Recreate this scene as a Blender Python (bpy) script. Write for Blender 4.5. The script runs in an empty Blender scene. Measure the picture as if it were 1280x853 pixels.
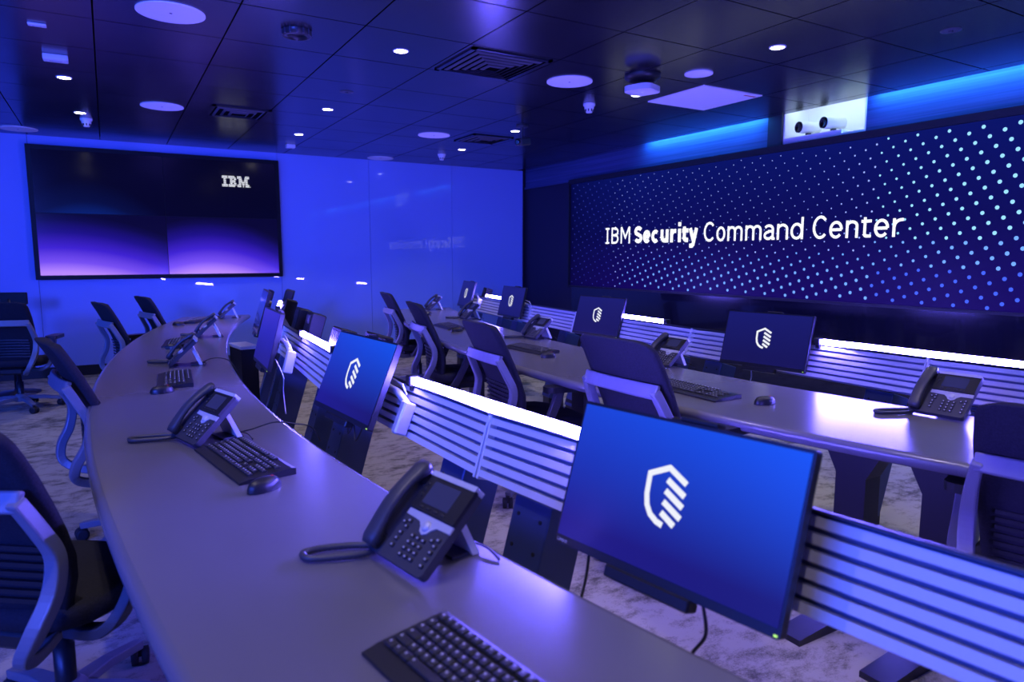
import bpy, math, random
from mathutils import Vector, Matrix
random.seed(7)
SC = bpy.context.scene
COL = SC.collection
R = math.radians
H = 1.37                       # camera height

# ------------------------------------------------------------------ materials
def srgb(r, g, b):
    f = lambda c: (c/255/12.92) if c/255 <= .04045 else ((c/255+.055)/1.055)**2.4
    return (f(r), f(g), f(b), 1)

def mat(name, col, rough=.5, metal=0, spec=.5, coat=0, coat_rough=.05, emit=None, strength=1):
    m = bpy.data.materials.new(name); m.use_nodes = True
    b = m.node_tree.nodes['Principled BSDF']
    b.inputs['Base Color'].default_value = (*col[:3], 1)
    b.inputs['Roughness'].default_value = rough
    b.inputs['Metallic'].default_value = metal
    b.inputs['Specular IOR Level'].default_value = spec
    b.inputs['Coat Weight'].default_value = coat
    b.inputs['Coat Roughness'].default_value = coat_rough
    if emit:
        b.inputs['Emission Color'].default_value = (*emit[:3], 1)
        b.inputs['Emission Strength'].default_value = strength
    return m

def N(m, kind, **kw):
    n = m.node_tree.nodes.new(kind)
    for k, v in kw.items():
        if k in n.inputs: n.inputs[k].default_value = v
        else: setattr(n, k, v)
    return n
def L(m, a, b): m.node_tree.links.new(a, b)
def bsdf(m): return m.node_tree.nodes['Principled BSDF']

def noise_color(m, c1, c2, scale=(8, 8, 8), detail=6, lo=.35, hi=.65, rough_var=None, bump=0):
    tc = N(m, 'ShaderNodeTexCoord'); mp = N(m, 'ShaderNodeMapping'); mp.inputs['Scale'].default_value = scale
    L(m, tc.outputs['Object'], mp.inputs['Vector'])
    nz = N(m, 'ShaderNodeTexNoise', Scale=1.0, Detail=detail); L(m, mp.outputs['Vector'], nz.inputs['Vector'])
    cr = N(m, 'ShaderNodeValToRGB')
    cr.color_ramp.elements[0].position = lo; cr.color_ramp.elements[1].position = hi
    cr.color_ramp.elements[0].color = (*c1[:3], 1); cr.color_ramp.elements[1].color = (*c2[:3], 1)
    L(m, nz.outputs['Fac'], cr.inputs['Fac']); L(m, cr.outputs['Color'], bsdf(m).inputs['Base Color'])
    if rough_var:
        mr = N(m, 'ShaderNodeMapRange'); mr.inputs['To Min'].default_value, mr.inputs['To Max'].default_value = rough_var
        L(m, nz.outputs['Fac'], mr.inputs['Value']); L(m, mr.outputs['Result'], bsdf(m).inputs['Roughness'])
    if bump:
        bp = N(m, 'ShaderNodeBump', Strength=bump, Distance=.01); L(m, nz.outputs['Fac'], bp.inputs['Height'])
        L(m, bp.outputs['Normal'], bsdf(m).inputs['Normal'])
    return m

M = {}
M['carpet'] = mat('carpet', (.2, .2, .21), .95, spec=.1)
def carpet_nodes(m):
    tc = N(m, 'ShaderNodeTexCoord')
    def nz(scale, detail, dist=0.0):
        mp = N(m, 'ShaderNodeMapping'); mp.inputs['Scale'].default_value = scale
        L(m, tc.outputs['Object'], mp.inputs['Vector'])
        n = N(m, 'ShaderNodeTexNoise', Scale=1.0, Detail=detail, Roughness=.7, Distortion=dist); L(m, mp.outputs['Vector'], n.inputs['Vector'])
        return n.outputs['Fac']
    a = nz((9, 14, 1), 9, .1); b = nz((1.6, 2.6, 1), 3); c = nz((150, 170, 1), 3)
    ad = N(m, 'ShaderNodeMath', operation='MULTIPLY_ADD'); ad.inputs[1].default_value = .55; L(m, b, ad.inputs[0]); L(m, a, ad.inputs[2])
    ad2 = N(m, 'ShaderNodeMath', operation='MULTIPLY_ADD'); ad2.inputs[1].default_value = .34; L(m, c, ad2.inputs[0]); L(m, ad.outputs[0], ad2.inputs[2])
    cr = N(m, 'ShaderNodeValToRGB'); e = cr.color_ramp.elements
    e[0].position = .76; e[0].color = (.09, .084, .066, 1); e[1].position = .98; e[1].color = (.37, .34, .27, 1)
    L(m, ad2.outputs[0], cr.inputs['Fac']); L(m, cr.outputs['Color'], bsdf(m).inputs['Base Color'])
carpet_nodes(M['carpet'])
M['ceiling'] = mat('ceiling tile', (.022, .022, .03), .22, spec=.6)
noise_color(M['ceiling'], (.008, .008, .014), (.013, .013, .021), (1.3, 1.3, 1), 3, .3, .7, rough_var=(.16, .3)); bsdf(M['ceiling']).inputs['Specular IOR Level'].default_value = .8
M['ceil_back'] = mat('ceiling void', (.004, .004, .006), .9)
M['glass_wall'] = mat('blue glass', (.26, .36, .75), .5, spec=.3, coat=1, coat_rough=.0)
M['wall_dark'] = mat('dark paint', (.012, .012, .03), .6)
M['gloss_black'] = mat('gloss black', (.008, .008, .018), .12, coat=.6, coat_rough=.04)
M['side_wall'] = mat('side wall', (.2, .25, .6), .6)
M['black_trim'] = mat('black trim', (.01, .01, .014), .5)
M['wood'] = mat('blue wood', (.1, .16, .4), .5)
noise_color(M['wood'], (.02, .04, .11), (.06, .09, .22), (3, .6, 45), 5, .3, .7)
M['white_paint'] = mat('white paint', (.85, .85, .85), .5)
M['desk'] = mat('desk top', (.135, .128, .15), .27)
noise_color(M['desk'], (.133, .126, .152), (.138, .131, .158), (12, 5, 5), 2, .2, .8)
M['leg_black'] = mat('black steel', (.012, .012, .016), .4)
M['post'] = mat('post steel', (.05, .07, .16), .35, metal=.3)
M['alu'] = mat('aluminium', (.78, .78, .8), .42, metal=.2)
M['alu_shaded'] = mat('shaded aluminium groove', (.16, .18, .3), .5, metal=.2)  # shade between the slats put into the colour; reused for speaker slots
M['silver'] = mat('silver plastic', (.55, .55, .58), .35, metal=.2)
M['white_plastic'] = mat('white plastic', (.75, .75, .78), .4)
M['black_plastic'] = mat('black plastic', (.014, .014, .017), .38)
M['charcoal'] = mat('charcoal plastic', (.045, .045, .055), .42)
M['key'] = mat('key plastic', (.02, .02, .024), .45)
M['key_mark'] = mat('key mark', (.5, .5, .52), .5)
M['fabric'] = mat('black fabric', (.016, .016, .022), .85, spec=.25)
noise_color(M['fabric'], (.012, .012, .017), (.02, .02, .027), (180, 180, 180), 2, .3, .7, bump=.15)
M['mesh_fabric'] = mat('dark mesh', (.02, .02, .025), .7)
M['chair_frame'] = mat('grey chair frame', (.16, .165, .19), .4)
M['red'] = mat('red', (.6, .02, .03), .4)
M['lcd'] = mat('phone display', (.03, .035, .06), .2, emit=srgb(60, 58, 110), strength=.25)
M['lens'] = mat('lens', (.004, .004, .006), .08)
M['lens_matte'] = mat('matte black case', (.006, .006, .008), .55, spec=.3)
M['tv_black'] = mat('display frame', (.004, .004, .005), .5, spec=.25)
M['rubber'] = mat('rubber', (.01, .01, .012), .7)
M['cable'] = mat('cable', (.012, .012, .016), .5)
M['cable_light'] = mat('pale cable', (.55, .55, .6), .5)
M['tube'] = mat('lit tube', (.8, .8, .8), .4, emit=(.13, .098, 1.0), strength=450)
M['lamp'] = mat('lit downlight', (.8, .8, .8), .4, emit=(1, .9, .78), strength=30)
M['logo'] = mat('lit white', (.02, .02, .02), .5, emit=(.95, .97, 1), strength=.9)
M['text'] = mat('lit text', (.02, .02, .02), .5, emit=(.95, .97, 1), strength=1.25)
M['green'] = mat('green light', (.1, .5, .05), .5, emit=(.5, .9, .1), strength=1.2)
M['speaker'] = mat('speaker grille', (.85, .85, .86), .7)
M['grille_dark'] = mat('grille', (.05, .05, .07), .4)
M['duct'] = mat('duct', (.002, .002, .003), .9, spec=.05)

def screen_mat(name, top, bottom, topleft=None, coat=.25):
    """A screen image: a gradient from top to bottom (object-space)."""
    m = mat(name, (.01, .01, .012), .3, spec=.3)
    tc = N(m, 'ShaderNodeTexCoord'); sp = N(m, 'ShaderNodeSeparateXYZ'); L(m, tc.outputs['Generated'], sp.inputs[0])
    cr = N(m, 'ShaderNodeValToRGB'); e = cr.color_ramp.elements
    e[0].position = .12; e[0].color = bottom; e[1].position = 1; e[1].color = top
    if topleft:
        mx = N(m, 'ShaderNodeMix', data_type='RGBA'); L(m, sp.outputs['X'], mx.inputs['Factor'])
        mx.inputs[6].default_value = topleft
        L(m, cr.outputs['Color'], mx.inputs[7])
        out = mx.outputs[2]
        cr2 = N(m, 'ShaderNodeMix', data_type='RGBA', ); cr2.inputs['Factor'].default_value = .65
        L(m, cr.outputs['Color'], cr2.inputs[7]); L(m, out, cr2.inputs[6]); out = cr2.outputs[2]
    else: out = cr.outputs['Color']
    L(m, sp.outputs['Z'], cr.inputs['Fac'])
    L(m, out, bsdf(m).inputs['Emission Color']); bsdf(m).inputs['Emission Strength'].default_value = 1
    return m
M['screen'] = screen_mat('bright screen', srgb(16, 80, 232), srgb(22, 18, 104), srgb(34, 24, 168))
M['screen_glare'] = screen_mat('violet glare screen', srgb(40, 30, 165), srgb(26, 20, 128))  # violet glare on the angled face put into the screen colour
M['screen_dim'] = screen_mat('dim screen', srgb(22, 24, 104), srgb(18, 16, 82))

# ------------------------------------------------------------------ mesh builder
class MB:
    def __init__(s): s.v, s.f, s.mi, s.sm, s.mats = [], [], [], [], []
    def m(s, name):
        if name not in s.mats: s.mats.append(name)
        return s.mats.index(name)
    def add(s, vs, fs, mt, smooth=False, T=None):
        o = len(s.v); k = s.m(mt)
        s.v += [tuple((T @ Vector(p)) if T else p) for p in vs]
        for f in fs: s.f.append(tuple(i+o for i in f)); s.mi.append(k); s.sm.append(smooth)
        return s
    def box(s, c, d, mt, T=None, bev=0, rz=0):
        x, y, z = d[0]/2, d[1]/2, d[2]/2
        if bev and bev < min(x, y, z):
            b = bev; vs = []; 
            for sx in (-1, 1):
                for sy in (-1, 1):
                    for sz in (-1, 1):
                        vs += [(sx*(x-b), sy*(y-b), sz*z), (sx*(x-b), sy*y, sz*(z-b)), (sx*x, sy*(y-b), sz*(z-b))]
            idx = lambda a, b_, c_, k: ((a*2+b_)*2+c_)*3+k
            fs = []
            for z_ in (0, 1):
                q = [idx(0, 0, z_, 0), idx(1, 0, z_, 0), idx(1, 1, z_, 0), idx(0, 1, z_, 0)]; fs.append(q if z_ else q[::-1])
            for y_ in (0, 1):
                q = [idx(0, y_, 0, 1), idx(1, y_, 0, 1), idx(1, y_, 1, 1), idx(0, y_, 1, 1)]; fs.append(q[::-1] if y_ else q)
            for x_ in (0, 1):
                q = [idx(x_, 0, 0, 2), idx(x_, 1, 0, 2), idx(x_, 1, 1, 2), idx(x_, 0, 1, 2)]; fs.append(q if x_ else q[::-1])
            for a in (0, 1):
                for c_ in (0, 1):
                    fs.append((idx(0, a, c_, 0), idx(1, a, c_, 0), idx(1, a, c_, 1), idx(0, a, c_, 1)))
                    fs.append((idx(a, 0, c_, 0), idx(a, 1, c_, 0), idx(a, 1, c_, 2), idx(a, 0, c_, 2)))
                    fs.append((idx(a, c_, 0, 1), idx(a, c_, 1, 1), idx(a, c_, 1, 2), idx(a, c_, 0, 2)))
            for a in (0, 1):
                for b_ in (0, 1):
                    for c_ in (0, 1): fs.append((idx(a, b_, c_, 0), idx(a, b_, c_, 1), idx(a, b_, c_, 2)))
        else:
            vs = [(sx*x, sy*y, sz*z) for sx in (-1, 1) for sy in (-1, 1) for sz in (-1, 1)]
            fs = [(0, 1, 3, 2), (4, 6, 7, 5), (0, 4, 5, 1), (2, 3, 7, 6), (0, 2, 6, 4), (1, 5, 7, 3)]
        Tt = Matrix.Translation(c) @ Matrix.Rotation(rz, 4, 'Z')
        if T: Tt = T @ Tt
        return s.add(vs, fs, mt, False, Tt)
    def prism(s, poly, z0, z1, mt, T=None, smooth=False):
        """polygon in XY extruded along Z"""
        n = len(poly)
        vs = [(x, y, z0) for x, y in poly]+[(x, y, z1) for x, y in poly]
        s.add(vs, [tuple(range(n))[::-1], tuple(range(n, 2*n))], mt, False, T)
        s.add(vs, [(i, (i+1) % n, n+(i+1) % n, n+i) for i in range(n)], mt, smooth, T)
        return s
    def lathe(s, prof, mt, n=24, T=None, smooth=True):
        vs, fs = [], []
        for r, z in prof:
            for k in range(n): a = 2*math.pi*k/n; vs.append((r*math.cos(a), r*math.sin(a), z))
        for j in range(len(prof)-1):
            for k in range(n): fs.append((j*n+k, j*n+(k+1) % n, (j+1)*n+(k+1) % n, (j+1)*n+k))
        s.add(vs, fs, mt, smooth, T)
        if prof[0][0] > 1e-5: s.add(vs[:n], [tuple(range(n))[::-1]], mt, False, T)
        if prof[-1][0] > 1e-5: s.add(vs[-n:], [tuple(range(n))], mt, False, T)
        return s
    def tube(s, path, r, mt, n=8, T=None, rr=None):
        path = [Vector(p) for p in path]; vs, fs = [], []; m_ = len(path)
        up = Vector((0, 0, 1)); prev = None
        for i, p in enumerate(path):
            t = (path[min(i+1, m_-1)]-path[max(i-1, 0)]).normalized()
            if prev is None:
                a = t.cross(up)
                if a.length < 1e-3: a = t.cross(Vector((1, 0, 0)))
                a.normalize()
            else:
                a = (prev-t*prev.dot(t)).normalized()
            prev = a; b = t.cross(a); q = rr[i] if rr else r
            for k in range(n):
                w = 2*math.pi*k/n; vs.append(tuple(p+(a*math.cos(w)+b*math.sin(w))*q))
        for i in range(m_-1):
            for k in range(n): fs.append((i*n+k, (i+1)*n+k, (i+1)*n+(k+1) % n, i*n+(k+1) % n))
        fs += [tuple(range(n)), tuple(range((m_-1)*n, m_*n))[::-1]]
        return s.add(vs, fs, mt, True, T)
    def strip(s, path, w, t, mt, side=Vector((1, 0, 0)), T=None, ws=None):
        """flat bar: rectangular section w (along side) x t swept along the path"""
        path = [Vector(p) for p in path]; vs, fs = [], []; m_ = len(path)
        for i, p in enumerate(path):
            d = (path[min(i+1, m_-1)]-path[max(i-1, 0)]).normalized(); nrm = d.cross(side).normalized()
            ww = ws[i] if ws else w
            for a, b in ((-1, -1), (1, -1), (1, 1), (-1, 1)): vs.append(tuple(p+side*(a*ww/2)+nrm*(b*t/2)))
        for i in range(m_-1):
            for k in range(4): fs.append((i*4+k, i*4+(k+1) % 4, (i+1)*4+(k+1) % 4, (i+1)*4+k))
        fs += [(3, 2, 1, 0), tuple(range((m_-1)*4, m_*4))]
        return s.add(vs, fs, mt, False, T)
    def ribbon(s, pts, w, z, mt, T=None, closed=False):
        """flat stroke of constant width in the XY plane at height z (letters and marks on screens)"""
        P = [Vector((a, b)) for a, b in pts]; n = len(P); Lf, Rt = [], []
        for i in range(n):
            a = P[i-1] if (i or closed) else None; c = P[(i+1) % n] if (i < n-1 or closed) else None
            d1 = (P[i]-a).normalized() if a is not None else None
            d2 = (c-P[i]).normalized() if c is not None else None
            if d1 is None: d1 = d2
            if d2 is None: d2 = d1
            n1 = Vector((-d1.y, d1.x)); n2 = Vector((-d2.y, d2.x)); mm = (n1+n2)
            if mm.length < 1e-6: mm = n1
            mm.normalize(); k = w/2/max(.5, mm.dot(n1))
            Lf.append(P[i]+mm*k); Rt.append(P[i]-mm*k)
        vs = [(p.x, p.y, z) for p in Lf]+[(p.x, p.y, z) for p in Rt]
        fs = [(n+i, n+(i+1) % n, (i+1) % n, i) for i in range(n if closed else n-1)]
        return s.add(vs, fs, mt, False, T)
    def build(s, name, parent=None, bevel=0, subsurf=0, smooth_angle=None):
        me = bpy.data.meshes.new(name); me.from_pydata(s.v, [], s.f); me.update()
        for k in s.mats: me.materials.append(M[k])
        me.polygons.foreach_set('material_index', s.mi); me.polygons.foreach_set('use_smooth', s.sm)
        import bmesh
        bm = bmesh.new(); bm.from_mesh(me); bmesh.ops.recalc_face_normals(bm, faces=bm.faces); bm.to_mesh(me); bm.free()
        o = bpy.data.objects.new(name, me); COL.objects.link(o)
        if parent: o.parent = parent
        if bevel:
            b = o.modifiers.new('Bevel', 'BEVEL'); b.width = bevel; b.segments = 2; b.limit_method = 'ANGLE'
        if subsurf:
            q = o.modifiers.new('Subdivision', 'SUBSURF'); q.levels = q.render_levels = subsurf
        return o

def tag(o, label=None, cat=None, group=None, kind=None):
    if label: o['label'] = label
    if cat: o['category'] = cat
    if group: o['group'] = group
    if kind: o['kind'] = kind
    return o
def thing(name, label, cat, loc=(0, 0, 0), rot=(0, 0, 0), group=None):
    o = bpy.data.objects.new(name, None); COL.objects.link(o); o.empty_display_size = .1
    o.location = loc; o.rotation_euler = rot
    return tag(o, label, cat, group)
def kids(o): return [c for c in COL.objects if c.parent == o]
def copy_tree(o, parent=None):
    c = o.copy(); COL.objects.link(c)
    if parent: c.parent = parent
    for ch in kids(o): copy_tree(ch, c)
    return c
def place(proto, used, label, loc, rot):
    o = proto if not used else copy_tree(proto)
    o.location = loc; o.rotation_euler = rot; o['label'] = label
    return o
def struct(mb, name): return tag(mb.build(name), kind='structure')
def arc(cx, cy, rx, ry, a0, a1, n=12):
    return [(cx+rx*math.cos(R(a0+(a1-a0)*i/n)), cy+ry*math.sin(R(a0+(a1-a0)*i/n))) for i in range(n+1)]
def rrect(w, h, r, n=5):
    p = []
    for cx, cy, a in ((w/2-r, h/2-r, 0), (-w/2+r, h/2-r, 90), (-w/2+r, -h/2+r, 180), (w/2-r, -h/2+r, 270)):
        p += arc(cx, cy, r, r, a, a+90, n)
    return p
def smooth_path(pts, n=6):
    """Catmull-Rom through the points"""
    P = [Vector(p) for p in pts]; out = []
    for i in range(len(P)-1):
        a, b, c, d = P[max(i-1, 0)], P[i], P[i+1], P[min(i+2, len(P)-1)]
        for k in range(n):
            t = k/n
            out.append(.5*((2*b)+(c-a)*t+(2*a-5*b+4*c-d)*t*t+(3*b-a-3*c+d)*t**3))
    out.append(P[-1]); return out

# plan curves of the two curved desks and their rails
def F_out(y): return -.12+(y-3.3)**2/29
def F_in(y): return .56+(y-3.1)**2/(31 if y > 3.1 else 23.5)
def F_rail(y): return .90+(y-2.9)**2/(30 if y > 2.9 else 27)
def B_near(y): return 2.02+(y-2.9)**2/(25 if y > 2.9 else 15)
def B_far(y): return 2.84+(y-2.8)**2/(29 if y > 2.8 else 14)
def B_rail(y):
    d = y-2.66
    return 3.365+(.06*d+.012*d*d if d > 0 else .02*d*d)

# ------------------------------------------------------------------ the room
XR, YB, ZC = 5.63, 9.23, 2.68
XL, YF = -3.4, -3.2
g = MB(); g.box(((XL+XR)/2, (YF+YB)/2, -.05), (XR-XL+.6, YB-YF+.4, .1), 'carpet'); struct(g, 'floor')

# ceiling: square metal tiles with open joints under a dark void
g = MB(); TX, TY = .672, .662
x0, y0 = .015-TX*6, 2.63-TY*9
XC = XR-.12                                     # the ceiling stops short of the right wall: lighting cove
for i in range(15):
    for j in range(19):
        a, b = x0+i*TX, y0+j*TY
        xa, xb = max(a, XL), min(a+TX, XC); ya, yb = max(b, YF), min(b+TY, YB)
        if xb-xa < .03 or yb-ya < .03: continue
        if abs((xa+xb)/2-4.385) < .2 and abs((ya+yb)/2-4.28) < .25: continue   # the white panel sits here
        tz = random.uniform(-.0004, .0004)
        g.box(((xa+xb)/2, (ya+yb)/2, ZC+.01+tz), (xb-xa-.009, yb-ya-.009, .02), 'ceiling')
g.box(((XL+XC)/2, (YF+YB)/2, ZC+.06), (XC-XL, YB-YF, .06), 'ceil_back')
g.box((XC-.004, (YF+YB)/2, ZC+.05), (.008, YB-YF, .1), 'ceil_back')
g.box(((XC+XR)/2+.1, (YF+YB)/2, ZC+.22), (.5, YB-YF, .06), 'ceil_back')
g.box((XC-.03, (YF+YB)/2, ZC+.15), (.06, YB-YF, .2), 'ceil_back')
struct(g, 'ceiling')

# back wall: tall sheets of blue back-painted glass with thin joints
g = MB(); xs = [XL, -1.92, -.67, 1.95, 3.16, 4.41, XR]
for a, b in zip(xs, xs[1:]): g.box(((a+b)/2, YB+.02, 1.40), (b-a-.004, .04, 2.56), 'glass_wall')
g.box(((XL+XR)/2, YB+.07, 1.35), (XR-XL+.4, .06, 2.9), 'wall_dark')
struct(g, 'wall_back')
g = MB(); g.box(((XL+XR)/2, YB+.03, .06), (XR-XL, .05, .12), 'black_trim'); struct(g, 'baseboard_back')

NY0, NY1, NZ0 = 3.66, 4.50, 2.455               # camera niche in the wood band
BZ = 2.43
SY0, SY1, SZ0, SZ1 = -2.2, 7.97, .965, 2.365    # the big screen
g = MB()
g.box((XR+.35, (YF+SY0)/2, 1.4), (.6, SY0-YF, 2.9), 'wall_dark')
g.box((XR+.35, (SY1+YB)/2+.02, 1.215), (.6, YB-SY1+.04, 2.43), 'wall_dark')
g.box((XR+.38, (SY0+SY1)/2, 1.7), (.5, SY1-SY0, 1.46), 'wall_dark')
g.box((XR+.36, (SY0+SY1)/2, .47), (.62, SY1-SY0, .94), 'gloss_black')
g.box((XR+.34, (YF+YB)/2, BZ-.014), (.62, YB-YF, .028), 'wood')
for a, b in ((YF, NY0), (NY1+.16, 6.72)): g.box((XR+.15, (a+b)/2, (BZ+2.9)/2), (.2, b-a, 2.9-BZ), 'wood')
g.box((XR+.14, NY1+.08, (BZ+2.9)/2), (.24, .16, 2.9-BZ), 'wall_dark')
g.box((XR+.15, (6.72+YB)/2, (BZ+2.9)/2), (.2, YB-6.72, 2.9-BZ), 'wood')
struct(g, 'wall_right')
g = MB(); d = .36
g.box((XR+.05+d, (NY0+NY1)/2, (NZ0+2.9)/2), (.02, NY1-NY0, 2.9-NZ0), 'white_paint')
for y in (NY0+.006, NY1-.006): g.box((XR+.05+d/2, y, (NZ0+2.9)/2), (d, .012, 2.9-NZ0), 'white_paint')
g.box((XR+.05+d/2, (NY0+NY1)/2, NZ0-.008), (d, NY1-NY0, .016), 'white_paint')
struct(g, 'trim_1')
g = MB(); g.box((XL-.05, (YF+YB)/2, 1.4), (.1, YB-YF+.4, 2.9), 'side_wall'); struct(g, 'wall_left')
g = MB(); g.box(((XL+XR)/2, YF-.05, 1.4), (XR-XL+.6, .1, 2.9), 'side_wall'); struct(g, 'wall_front')

# ------------------------------------------------------------------ text strokes
def glyph(mb, ch, x0, x1, s, base, cap, xh, T, mt, z):
    """one letter between x0 and x1 (x grows to the right of the reader), stroke s"""
    w = x1-x0; h = s/2
    def st(pts, k=1.0): mb.ribbon([(x0+a, base+b) for a, b in pts], s*k, z, mt, T)
    def circ(cx, cy, rx, ry, a0=0, a1=360, n=28): st(arc(cx, cy, rx, ry, a0, a1, n))
    rx, ry, cy = w/2-h, xh/2-h+.002, xh/2
    if ch == 'I':
        st([(w/2, 0), (w/2, cap)]); st([(0, h), (w, h)], .85); st([(0, cap-h), (w, cap-h)], .85)
    elif ch == 'B':
        st([(h, 0), (h, cap)]); m_ = cap*.53
        q = (cap-h-m_)/2; st([(0, cap-h), (w*.5, cap-h)]+arc(w*.5, m_+q, w*.40, q, 90, -90, 10)+[(0, m_)])
        q = (m_-h)/2; st([(0, m_), (w*.52, m_)]+arc(w*.52, h+q, w*.48-h, q, 90, -90, 10)+[(0, h)])
    elif ch == 'M':
        st([(h, 0), (h, cap)]); st([(w-h, 0), (w-h, cap)])
        st([(h*1.2, cap), (w/2, cap*.36), (w-h*1.2, cap)])
    elif ch == 'S':
        q = (cap-s)/4
        st(arc(w/2, cap-h-q, rx, q, 25, 180, 10)+[(h+w*.06, cap-h-q*1.55)]+[(w-h-w*.06, h+q*1.55)]+arc(w/2, h+q, rx, q, 0, -158, 10))
    elif ch == 'e':
        st([(h, cy), (w-h, cy)]); st(arc(w/2, cy, rx, ry, 0, 320, 24))
    elif ch == 'c': circ(w/2, cy, rx, ry, 48, 312)
    elif ch == 'C': circ(w/2+w*.03, cap/2, w/2-h, cap/2-h+.003, 42, 318)
    elif ch == 'o': circ(w/2, cy, rx, ry)
    elif ch == 'u':
        q = min(rx, xh*.35); st([(h, xh), (h, q+h)]+arc(h+q, q+h, q, q, 180, 270, 8)+[(w*.62, h), (w-h, xh*.36)]); st([(w-h, xh), (w-h, 0)])
    elif ch == 'r': st([(h, 0), (h, xh)]); st([(h, xh*.55)]+arc(w*.82, xh*.52, w*.82-h, xh*.48-h, 165, 90, 6)+[(w, xh-h)])
    elif ch == 'i': st([(w/2, 0), (w/2, xh)]); st([(w/2, cap*.87), (w/2, cap*.87+s)])
    elif ch == 't':
        st([(w*.36, cap*.84), (w*.36, s*1.1)]+arc(w*.36+s*.6, h+s*.6, s*.6, s*.6, 180, 270, 6)+[(w, h)]); st([(0, xh-h), (w, xh-h)])
    elif ch == 'y':
        st([(h, xh), (w*.53, h*.6)]); st([(w-h, xh), (w*.5, -cap*.14)]+[(w*.36, -cap*.205), (w*.1, -cap*.205)])
    elif ch == 'm':
        q = (w-s)/4
        st([(h, 0), (h, xh)])
        for o in (0, 1): st([(h+2*q*o, xh*.62)]+arc(h+q+2*q*o, xh-h-q*.95, q, q*.95, 170, 0, 10)+[(h+2*q*(o+1), 0)])
    elif ch == 'n':
        q = (w-s)/2; st([(h, 0), (h, xh)]); st([(h, xh*.6)]+arc(h+q, xh-h-q*.8, q, q*.8, 170, 0, 12)+[(w-h, 0)])
    elif ch == 'a':
        st([(w*.12, xh*.80)]+arc(w*.45, xh-h-w*.28, w*.36, w*.28, 125, 0, 9)+[(w*.81, 0)])
        st([(w*.81, xh*.56), (w*.45, xh*.56)]+arc(w*.40, xh*.29, w*.40-h, xh*.27-h*.7, 90, 270, 10)+[(w*.5, h), (w*.81, xh*.22)]); st([(w*.81, h), (w, h)], .9)
    elif ch == 'd': circ(w/2-h*.2, cy, rx, ry); st([(w-h, 0), (w-h, cap)])

# ------------------------------------------------------------------ the big screen on the right wall
led = thing('led_wall', 'long wall-to-wall dark blue screen with dots and a white title', 'screen', (XR, (SY0+SY1)/2, SZ0))
cyl = (SY0+SY1)/2
g = MB(); 
for a, b in (((.015, 0, -.012), (.07, SY1-SY0, .024)), ((.015, 0, SZ1-SZ0+.03), (.07, SY1-SY0, .06))): g.box(a, b, 'black_trim')
for y in (-(SY1-SY0)/2, (SY1-SY0)/2): g.box((.015, y, (SZ1-SZ0)/2), (.07, .03, SZ1-SZ0+.06), 'black_trim')
g.build('frame', led)
ms = mat('screen image', (.005, .005, .012), .4, spec=.12)
tc = N(ms, 'ShaderNodeTexCoord'); sp = N(ms, 'ShaderNodeSeparateXYZ'); L(ms, tc.outputs['Generated'], sp.inputs[0])
cr = N(ms, 'ShaderNodeValToRGB'); e = cr.color_ramp.elements
e[0].position = 0; e[0].color = srgb(22, 0, 96); e[1].position = 1; e[1].color = srgb(8, 22, 112)  # cove glow at the top, purple tube reflection below, put into the emission
q = cr.color_ramp.elements.new(.5); q.color = srgb(7, 7, 84)
L(ms, sp.outputs['Z'], cr.inputs['Fac'])
cr2 = N(ms, 'ShaderNodeValToRGB'); e = cr2.color_ramp.elements
e[0].position = .86; e[0].color = (1, 1, 1, 1); e[1].position = 1; e[1].color = (.25, .25, .4, 1)
L(ms, sp.outputs['Y'], cr2.inputs['Fac'])
mx = N(ms, 'ShaderNodeMix', data_type='RGBA', blend_type='MULTIPLY'); mx.inputs['Factor'].default_value = 1
L(ms, cr.outputs['Color'], mx.inputs[6]); L(ms, cr2.outputs['Color'], mx.inputs[7])
L(ms, mx.outputs[2], bsdf(ms).inputs['Emission Color']); bsdf(ms).inputs['Emission Strength'].default_value = .72
M['led'] = ms
g = MB(); g.box((.03, 0, (SZ1-SZ0)/2), (.03, SY1-SY0, SZ1-SZ0), 'led'); g.build('screen', led)
# dots of the screen image: a halftone lattice whose dots swell to the right and the bottom
def sm(t): t = max(0, min(1, t)); return t*t*(3-2*t)
dot_cols = [srgb(70, 84, 190), srgb(150, 170, 250), srgb(150, 215, 255), srgb(110, 165, 255), srgb(56, 92, 240)]
for i, c in enumerate(dot_cols): M['dot%d' % i] = mat('dot %d' % i, (.02, .02, .02), .5, emit=c, strength=1.15)
g = MB()
for i in range(-260, 260):
    for j in range(-260, 260):
        y = 2.615-.047*i-.0965*j; z = 2.355-.0752*i+.0345*j
        if not (SY0+.05 < y < SY1-.03 and SZ0+.02 < z < SZ1-.02): continue
        right = sm((4.3-y)/2.0); low = sm((1.62-z)/.5)*sm((7.4-y)/1.2)
        far = sm((y-6.3)/1.2)
        r = .0052+.0105*max(right, .9*low)+.001*far
        if y > 7: k = 0
        elif right > .35 and z > 1.5: k = 2
        elif right > .35: k = 4 if z < 1.28 else 3
        elif low > .4: k = 3
        else: k = 1
        cz = z-SZ0
        vs = [(.0135, y-cyl+r*math.cos(2*math.pi*t/10), cz+r*math.sin(2*math.pi*t/10)) for t in range(10)]
        g.add(vs, [tuple(range(10))], 'dot%d' % k)
g.build('dot_pattern', led)
g = MB(); T = Matrix.Translation((.0115, -cyl, -SZ0)) @ Matrix(((0, 0, -1, 0), (-1, 0, 0, 0), (0, 1, 0, 0), (0, 0, 0, 1)))
base, cap, xh = 1.530, .206, .152
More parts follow.
